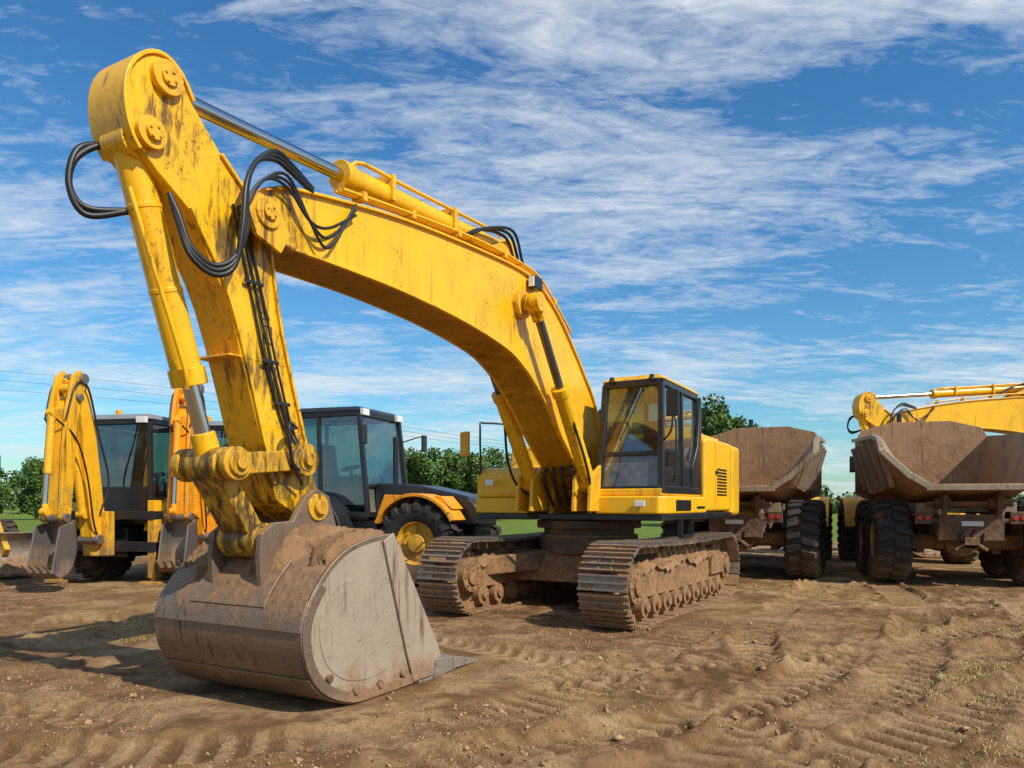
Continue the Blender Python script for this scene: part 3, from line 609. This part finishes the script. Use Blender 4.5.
    for q in(-1,1):
        tube('digger_hose',rt,[(-1.35,q*.15,1.3),(-1.2,q*.2,1.9),(-1.42,q*.18,2.7),(-1.7,q*.2,3.5),(-2.0,q*.22,3.5),(-2.2,q*.2,2.9)],.018,M_HOSE)
        tube('digger_hose',rt,[(-1.35,q*.1,.9),(-1.6,q*.22,1.2),(-1.75,q*.22,2.0),(-2.0,q*.22,2.6),(-2.3,q*.1,2.9)],.016,M_HOSE)
    b=cr([(-2.05,1.2),(-2.0,.75),(-2.12,.40),(-2.35,.25),(-2.55,.35)],4)
    k=MB().strip(b,-.03,-.25,.25).prism(b+[(-2.38,1.1)],-.25,-.22).prism(b+[(-2.38,1.1)],.22,.25)
    for i in range(4): yy=-.2+i*.133; k.hexa([(-2.50,yy-.03,.3),(-2.50,yy+.03,.3),(-2.68,yy+.02,.48),(-2.68,yy-.02,.48),(-2.50,yy-.03,.35),(-2.50,yy+.03,.35),(-2.68,yy+.02,.5),(-2.68,yy-.02,.5)])
    k.obj('digger_bucket',rt,M_STEEL,.006)
b1=root('backhoe_loader',(-8.42,16.9,0),(.18,.984),1.16); backhoe(b1,M_YELB,M_BLK,M_YELB,armm=M_YELD)
b2=root('backhoe_loader',(-6.95,18.2,0),(.03,.9995),1.16); backhoe(b2,M_ORG,M_BLK,M_ORG,armm=M_ORG)
b3=root('backhoe_loader',(-4.15,17.6,0),(.93,-.36),1.24); backhoe(b3,M_ORG,M_BLK,M_BLK,R2=.72,fend=M_BLK,armm=M_ORG,loader=False,digger=False,ffend=M_ORG)
b4=root('backhoe_loader',(-15.6,19.6,0),(.8,-.6),1.1); backhoe(b4,M_YELB,M_BLK,M_YELB,armm=M_YELD)

# ------------------------------------------------------------------ ground
def vnoise(x,y,s,seed):
    g=np.random.default_rng(seed).random((257,257)); x=x/s+1000.3;y=y/s+1000.7
    xi=np.floor(x).astype(int);yi=np.floor(y).astype(int);fx=x-xi;fy=y-yi;fx=fx*fx*(3-2*fx);fy=fy*fy*(3-2*fy)
    a=g[xi%257,yi%257];b=g[(xi+1)%257,yi%257];c=g[xi%257,(yi+1)%257];d=g[(xi+1)%257,(yi+1)%257]
    return (a*(1-fx)+b*fx)*(1-fy)+(c*(1-fx)+d*fx)*fy-.5
PATHS=[ # points, width, depth, cleat pitch, kind, seed
 ([(-9,4.6),(-5,4.9),(-2.5,5.0),(-.4,5.7),(.9,7.4),(2.2,9.6),(4.2,12.6),(7.5,17)],.66,.075,.24,1,31),
 ([(-9,6.6),(-6,6.9),(-4.4,7.6),(-3.4,9.0),(-2.2,11.2),(-.6,14)],.62,.10,.24,1,32),
 ([(-9,7.9),(-6.6,8.3),(-5.4,9.4),(-4.6,11.5),(-4.2,15)],.5,.10,.22,0,33),
 ([(-9,5.6),(-6,5.9),(-4.0,6.1),(-2.9,5.6)],.45,.08,.22,0,38),
 ([(-1,3.6),(1.2,4.8),(3.4,6.8),(5.4,9.8),(7.2,13.4),(8.4,17)],.62,.08,.26,0,34),
 ([(1.2,3.2),(3.3,4.6),(5.3,7.0),(7.6,10.4),(9.8,15)],.62,.085,.26,0,35),
 ([(-3,3.5),(-.8,4.6),(1.8,6.2),(4.2,8.6),(8.5,11.6),(14,14)],.5,.06,.24,0,36),
 ([(-8,10.6),(-5,10.9),(-2,10.0),(0.2,8.2),(1.6,6.4),(2.2,4)],.5,.045,.22,0,37),
 ([(3.2,3.0),(5.2,5.2),(8,7.4),(13,9.5)],.5,.07,.24,0,39),
 ([(.3,7.2),(2.6,8.2),(4.8,8.7),(9,9.0)],.45,.05,.22,0,40),
 ([(-4.5,3.9),(-2,4.0),(.5,4.4),(3,5.6),(6.5,8.2),(9,11.4)],.6,.075,.24,1,41),
 ([(2.6,8.0),(3.4,10.2),(4.8,12.8),(6.6,16)],.5,.06,.24,0,42),
]
def hground(X,Y,full=False):
    near=np.clip(1-(np.hypot(X,Y-9)-14)/18,0,1)
    rough=np.clip(.55+2.1*vnoise(X,Y,2.3,51),.08,1.3)
    h=.12*vnoise(X,Y,5.1,1)+.05*vnoise(X,Y,1.7,2)+near*rough*(.035*vnoise(X,Y,.5,3)+.040*vnoise(X,Y,.21,4)+.034*vnoise(X,Y,.09,5))
    l=vnoise(X,Y,.22,6)+.5*vnoise(X,Y,.11,7)+.3*vnoise(X,Y,.06,13)
    lump=np.clip(l-.24,0,1)*np.clip(2.6*vnoise(X,Y,1.4,8)+.35,0,1)*near
    h=h+.13*lump
    cav=np.clip(-4*vnoise(X,Y,.21,4)-3*vnoise(X,Y,.09,5),0,1)*rough  # hollow mask for the shade painted into the ground colour
    rut=np.zeros_like(X)
    for pts,w,dep,pit,kind,seed in PATHS:
        P=np.array(cr(pts,4)); best=np.full(X.shape,1e9);arc=np.zeros_like(X);sg=np.zeros_like(X);acc=0
        for a,b in zip(P[:-1],P[1:]):
            d=b-a;l=np.hypot(*d);d=d/l
            t=np.clip((X-a[0])*d[0]+(Y-a[1])*d[1],0,l);qx=X-a[0]-t*d[0];qy=Y-a[1]-t*d[1];ds=np.hypot(qx,qy)
            m=ds<best;best=np.where(m,ds,best);arc=np.where(m,acc+t,arc);sg=np.where(m,qx*d[1]-qy*d[0],sg);acc+=l
        best=best+.05*vnoise(X,Y,.5,9)+.03*vnoise(X,Y,.17,10)
        ins=1/(1+np.exp((best-w/2)/.020)); rim=np.exp(-((best-w/2-.08)/.055)**2)*(1+2.0*vnoise(X,Y,.2,11)+1.2*vnoise(X,Y,.09,14))
        patch=np.clip(.85+1.7*vnoise(X,Y,1.7,seed),0,1)
        ph=arc/pit+(0 if kind else np.abs(sg)/pit*.7)+.15*vnoise(X,Y,.5,12)
        cl=np.clip(np.sin(2*np.pi*ph)*3,-1,1)*np.clip(.85+1.8*vnoise(X,Y,.9,seed+20),0,1)
        h=h*(1-.75*ins*patch)+patch*(-dep*ins+.55*dep*rim+.026*cl*ins*near)
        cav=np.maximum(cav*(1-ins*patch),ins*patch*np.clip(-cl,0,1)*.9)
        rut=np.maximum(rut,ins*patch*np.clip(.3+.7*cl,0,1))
    for cx,cy,r in((1.34,12.9,3.4),(-1.75,7.2,2.0)):
        k=np.exp(-(np.hypot(X-cx,Y-cy)/r)**4); h=h*(1-.85*k)
    if full: return h,rut,cav
    return h,rut
def axis(lo,hi,d,far,grow=1.22):
    a=list(np.arange(lo,hi,d));s=d
    while a[-1]<far: s*=grow;a.append(a[-1]+s)
    s=d;b=[a[0]]
    while b[-1]>-far: s*=grow;b.append(b[-1]-s)
    return np.array(b[:0:-1]+a)
xs=axis(-8.0,9.5,.028,2600)
ya=[3.0]
while ya[-1]<24: ya.append(ya[-1]+max(.022,.0040*ya[-1]))
s=.11
while ya[-1]<2600: s*=1.14; ya.append(ya[-1]+s)
yb=[3.0];s=.05
while yb[-1]>-2600: s*=1.25; yb.append(yb[-1]-s)
ys=np.array(yb[:0:-1]+ya)
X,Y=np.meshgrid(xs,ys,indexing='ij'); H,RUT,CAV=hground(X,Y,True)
fade=np.clip(1-(np.hypot(X,Y)-40)/60,0,1); H=H*fade
nx,ny=X.shape
me=bpy.data.meshes.new('ground'); co=np.stack([X,Y,H],-1).reshape(-1,3).astype(np.float32)
i=np.arange(nx-1)[:,None]*ny+np.arange(ny-1)[None,:]; q=np.stack([i,i+ny,i+ny+1,i+1],-1).reshape(-1,4)
me.vertices.add(len(co)); me.vertices.foreach_set('co',co.ravel())
me.loops.add(q.size); me.loops.foreach_set('vertex_index',q.ravel().astype(np.int32))
me.polygons.add(len(q)); me.polygons.foreach_set('loop_start',np.arange(0,q.size,4,dtype=np.int32))
me.polygons.foreach_set('use_smooth',np.ones(len(q),dtype=bool))
me.update(calc_edges=True)
for nm_,arr in(('rut',RUT),('cavity_shade',CAV)):
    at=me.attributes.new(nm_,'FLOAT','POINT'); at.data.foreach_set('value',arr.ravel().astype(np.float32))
g=bpy.data.objects.new('ground',me); coll.objects.link(g)
m,nt,bs=newmat('earth_ground'); tc=nt.nodes.new('ShaderNodeTexCoord'); ob=tc.outputs['Object']
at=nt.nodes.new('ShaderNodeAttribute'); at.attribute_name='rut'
at2=nt.nodes.new('ShaderNodeAttribute'); at2.attribute_name='cavity_shade'
n1=noise(nt,ob,.35,7,.62,.4);n2=noise(nt,ob,2.2,8,.70,.2);n3=noise(nt,ob,14,6,.72);n4=noise(nt,ob,1.0,6,.62,.5)
c=mix(nt,ramp(nt,n1,.40,.60),(.24,.125,.050),(.42,.25,.115))
c=mix(nt,mth(nt,'MULTIPLY',ramp(nt,n2,.46,.60),.75),c,(.15,.076,.031))
c=mix(nt,mth(nt,'MULTIPLY',ramp(nt,n4,.50,.62),.75),c,(.55,.355,.185))
c=mix(nt,mth(nt,'MULTIPLY',at.outputs['Fac'],.60),c,(.56,.355,.18))  # pale compacted rut soil; cleat ridges lightened in colour so relief reads
c=mix(nt,mth(nt,'MULTIPLY',at2.outputs['Fac'],.72),c,(.15,.075,.032))  # shade of hollows and cleat grooves painted into the soil colour
c=mix(nt,mth(nt,'MULTIPLY',ramp(nt,n3,.50,.62),.5),c,(.16,.085,.037))
c=mix(nt,mth(nt,'MULTIPLY',ramp(nt,noise(nt,ob,.22,4,.6),.54,.64),mth(nt,'MULTIPLY',ramp(nt,noise(nt,ob,7,4,.7),.48,.58),.55)),c,(.36,.29,.07))
sp=nt.nodes.new('ShaderNodeSeparateXYZ'); nt.links.new(ob,sp.inputs[0])
yy=mth(nt,'ADD',sp.outputs[1],mth(nt,'MULTIPLY',noise(nt,ob,.12,4,.6),16))
far=mrange(nt,yy,42,47,0,1)
gc=mix(nt,noise(nt,ob,.25,4,.7),(.08,.14,.018),(.20,.25,.035))
c=mix(nt,far,c,gc)
nt.links.new(c,bs.inputs['Base Color']); bs.inputs['Roughness'].default_value=.95; bs.inputs['Specular IOR Level'].default_value=.15
bp=nt.nodes.new('ShaderNodeBump'); bp.inputs['Strength'].default_value=1; bp.inputs['Distance'].default_value=.06
nt.links.new(mth(nt,'ADD',n3,mth(nt,'MULTIPLY',noise(nt,ob,50,3,.75),.4)),bp.inputs['Height'])
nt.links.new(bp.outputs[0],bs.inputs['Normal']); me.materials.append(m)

def scatter_mesh(name,V,F,mat,smooth=False):
    me=bpy.data.meshes.new(name); V=np.asarray(V,dtype=np.float32).reshape(-1,3);F=np.asarray(F,dtype=np.int32);k=F.shape[1]
    me.vertices.add(len(V)); me.vertices.foreach_set('co',V.ravel()); me.loops.add(F.size); me.loops.foreach_set('vertex_index',F.ravel())
    me.polygons.add(len(F)); me.polygons.foreach_set('loop_start',np.arange(0,F.size,k,dtype=np.int32))
    if smooth: me.polygons.foreach_set('use_smooth',np.ones(len(F),dtype=bool))
    me.update(calc_edges=True); me.materials.append(mat); o=bpy.data.objects.new(name,me); coll.objects.link(o); return o
N=70000
rr=3.2+18*RNG.random(N)**1.6; an=(RNG.random(N)-.5)*1.7; cx=rr*np.sin(an)*1.05; cy=rr*np.cos(an)
dens=vnoise(cx,cy,1.1,21)+.5*vnoise(cx,cy,.4,22); keep=dens>(.0+.35*RNG.random(N)-.1); cx=cx[keep];cy=cy[keep]; n=len(cx)
cz,_=hground(cx,cy); sz=.004+.012*RNG.random(n)**2+.030*(RNG.random(n)>.975)*RNG.random(n)
oc=np.array([[1,0,0],[-1,0,0],[0,1,0],[0,-1,0],[0,0,1],[0,0,-1]],float); of=np.array([[0,2,4],[2,1,4],[1,3,4],[3,0,4],[2,0,5],[1,2,5],[3,1,5],[0,3,5]])
V=oc[None]*sz[:,None,None]*(.5+1.1*RNG.random((n,6,1)))+RNG.normal(0,.22,(n,6,3))*sz[:,None,None]; V[:,:,2]*=.7
ro=RNG.random(n)*6.28; c_,s_=np.cos(ro)[:,None],np.sin(ro)[:,None]; V=np.stack([V[:,:,0]*c_-V[:,:,1]*s_,V[:,:,0]*s_+V[:,:,1]*c_,V[:,:,2]],-1)
V+=np.stack([cx,cy,cz+sz*.15],-1)[:,None,:]
F=(of[None]+6*np.arange(n)[:,None,None]).reshape(-1,3)
MC,nt2,b2_=newmat('clod_earth'); tc2=nt2.nodes.new('ShaderNodeTexCoord')
nt2.links.new(mix(nt2,ramp(nt2,noise(nt2,tc2.outputs['Object'],6,3,.7),.4,.6),(.20,.105,.044),(.44,.27,.13)),b2_.inputs['Base Color']); b2_.inputs['Roughness'].default_value=.95
scatter_mesh('dirt_clods',V,F,MC)
def blades(name,centres,per,h,mat,spread=.25):
    C=np.array(centres); bx=(C[:,0,None]+RNG.normal(0,spread,(len(C),per))).ravel(); by=(C[:,1,None]+RNG.normal(0,spread,(len(C),per))).ravel(); bz,_=hground(bx,by)
    V=[];F=[]
    for a,b,z in zip(bx,by,bz):
        hh=h*random.uniform(.2,1);an=random.uniform(0,6.28);ln=random.uniform(.8,4)*hh;w=.0024
        dx,dy=math.cos(an),math.sin(an);o=len(V)
        V+=[(a-dy*w,b+dx*w,z-.005),(a+dy*w,b-dx*w,z-.005),(a+dx*ln*.5+dy*w,b+dy*ln*.5-dx*w,z+hh*.8),(a+dx*ln*.5-dy*w,b+dy*ln*.5+dx*w,z+hh*.8)]
        F.append([o,o+1,o+2,o+3]); V+=[(a+dx*ln+.0,b+dy*ln,z+hh*.7),(a+dx*ln,b+dy*ln+.001,z+hh*.7)]; F.append([o+3,o+2,o+4,o+5])
    scatter_mesh(name,V,F,mat)
def leafmat(name,a,b,sc=.9):
    m,nt,bs=newmat(name); tc=nt.nodes.new('ShaderNodeTexCoord'); n=noise(nt,tc.outputs['Object'],sc,4,.7)
    nt.links.new(mix(nt,ramp(nt,n,.35,.65),a,b),bs.inputs['Base Color']); bs.inputs['Roughness'].default_value=.7; return m
MG=leafmat('dry_grass',(.62,.47,.17),(.32,.32,.07),5)
cs=[]
for cx_,cy_,sx,sy,k in((4.6,6.9,.45,.25,26),(3.9,5.3,.35,.18,14),(6.8,9.6,1.2,.6,22),(5.4,7.8,.4,.25,10),(-5.8,8.9,.7,.3,6),(8.5,12.5,1.2,.6,16)):
    cs+=[(random.gauss(cx_,sx),random.gauss(cy_,sy)) for _ in range(k)]
blades('dry_grass',cs,50,.032,MG,.10)

# ------------------------------------------------------------------ trees
ML=leafmat('foliage',(.020,.055,.010),(.12,.20,.028)); MBK=paint('bark',(.09,.065,.045),.9,dirt=.2,stain=0)
def leaves(cent,rad,n,ls):
    k=RNG.integers(0,len(cent),n); d=RNG.normal(size=(n,3)); d/=np.linalg.norm(d,axis=1)[:,None]
    p=cent[k]+d*rad[k][:,None]*(RNG.random(n)**.45)[:,None]; a=RNG.normal(size=(n,3));a/=np.linalg.norm(a,axis=1)[:,None];b=np.cross(a,RNG.normal(size=(n,3)));b/=np.linalg.norm(b,axis=1)[:,None]
    s=ls*(.5+RNG.random(n))[:,None]; V=np.stack([p-a*s,p+b*s*.6,p+a*s,p-b*s*.6],1); return V.reshape(-1,3)
def tree(x,y,H,R,n=6500,ls=.17):
    rt=bpy.data.objects.new('deciduous_tree',None); coll.objects.link(rt); rt.location=(x,y,0)
    t=MB().cyl((0,0,-.1),(0,0,H*.35),H*.028,H*.02,10).cyl((0,0,H*.35),(.1,0,H*.85),H*.02,H*.006,8)
    cent=[];rad=[]
    for i in range(22):
        a=random.uniform(0,6.28);zz=random.uniform(.18,.92);q=R*math.sqrt(max(.05,1-((zz-.5)/.55)**2))*random.uniform(.2,.8)
        c=(q*math.cos(a),q*math.sin(a),H*zz);cent.append(c);rad.append(R*random.uniform(.24,.46)); t.cyl((0,0,H*zz*.6),c,H*.009,H*.003,6)
    t.obj('trunk',rt,MBK,0)
    V=leaves(np.array(cent),np.array(rad),n,ls); F=np.arange(len(V)).reshape(-1,4); o=scatter_mesh('crown',V,F,ML); o.parent=rt
for x,y,H,R in((-9.4,78,8.0,2.8),(-6.3,82,7.8,2.9),(-12.8,82,6.6,2.6),(-4.0,76,6.9,2.6),(-1.6,80,7.8,3.0),(-15.5,90,6.8,2.6),(16.4,58,10.0,2.8),(18.8,60,8.8,2.6),(1.4,88,6.8,2.8),(-54,84,6.6,3.0),(-57,80,6.0,2.8),(-50.5,86,5.8,2.8)):
    tree(x,y,H,R)
cent=[];rad=[]
for i in range(800):
    x=random.uniform(-200,230); y=150+random.uniform(-10,10)
    hh=5.5+2.4*math.sin(x*.07)+1.6*math.sin(x*.23+1)
    if x<-75: hh+=3
    cent.append((x,y,random.uniform(.6,max(2.5,hh))));rad.append(random.uniform(1.3,2.6))
V=leaves(np.array(cent),np.array(rad),70000,.42); scatter_mesh('treeline',V,np.arange(len(V)).reshape(-1,4),ML)
for i in range(3):
    tube('power_line',None,[(-120,120,26-i*1.6),(-60,122,21.5-i*1.4),(0,124,12.2-i*.5),(40,126,11.5-i*.5)],.022,M_BLK,6)

# ------------------------------------------------------------------ light, sky
EL=43;sd=Vector((.60,-.56,0)).normalized(); az=math.atan2(sd.x,sd.y)
sd=Vector((sd.x*math.cos(math.radians(EL)),sd.y*math.cos(math.radians(EL)),math.sin(math.radians(EL))))
la=bpy.data.lights.new('sun','SUN'); la.energy=5.0; la.angle=math.radians(.5); la.color=(1,.95,.85)
lo=bpy.data.objects.new('sun',la); coll.objects.link(lo); lo.rotation_euler=(-sd).to_track_quat('-Z','Y').to_euler(); lo.location=(10,-10,30)
w=bpy.data.worlds.new('World'); scene.world=w; w.use_nodes=True; nt=w.node_tree; bg=nt.nodes['Background']
sky=nt.nodes.new('ShaderNodeTexSky'); sky.sky_type='NISHITA'; sky.sun_disc=False; sky.sun_elevation=math.radians(EL); sky.sun_rotation=az
sky.air_density=1.2; sky.dust_density=.5; sky.ozone_density=2.5
hs=nt.nodes.new('ShaderNodeHueSaturation'); hs.inputs['Saturation'].default_value=1.2; nt.links.new(sky.outputs[0],hs.inputs['Color'])
skc=mix(nt,1.0,hs.outputs[0],(.66,1.06,1.26),'MULTIPLY')
tc=nt.nodes.new('ShaderNodeTexCoord'); sp=nt.nodes.new('ShaderNodeSeparateXYZ'); nt.links.new(tc.outputs['Generated'],sp.inputs[0])
z=mth(nt,'ADD',mth(nt,'MAXIMUM',sp.outputs[2],0.0),.10)
cb=nt.nodes.new('ShaderNodeCombineXYZ'); nt.links.new(mth(nt,'DIVIDE',sp.outputs[0],z),cb.inputs[0]); nt.links.new(mth(nt,'DIVIDE',sp.outputs[1],z),cb.inputs[1])
v=cb.outputs[0]
nA=noise(nt,mapping(nt,v,(.7,1.1,1),(0,0,math.radians(-24)),(4.3,2.2,0)),.9,4,.55,.6)
nB=noise(nt,mapping(nt,v,(1.0,3.0,1),(0,0,math.radians(-28)),(3,1,0)),1.5,12,.70,.9)
nC=noise(nt,mapping(nt,v,(3.4,6.0,1),(0,0,math.radians(-18)),(1,5,0)),3.2,6,.65,.8)
s=mth(nt,'ADD',mth(nt,'MULTIPLY',nA,.95),mth(nt,'ADD',mth(nt,'MULTIPLY',nB,.90),mth(nt,'MULTIPLY',nC,.46)))
cl=ramp(nt,mth(nt,'SUBTRACT',s,.6),.46,.84); cl=mth(nt,'MULTIPLY',cl,.90)
c=mix(nt,cl,skc,(7.2,7.7,8.2))
nt.links.new(c,bg.inputs['Color']); bg.inputs['Strength'].default_value=.108

cam=bpy.data.cameras.new('camera'); co=bpy.data.objects.new('camera',cam); coll.objects.link(co)
co.location=(0,0,1.7); co.rotation_euler=(math.radians(90),0,0); cam.sensor_width=36; cam.lens=740/1024*36; cam.shift_y=121/1024; cam.clip_end=6000; cam.clip_start=.05
scene.camera=co
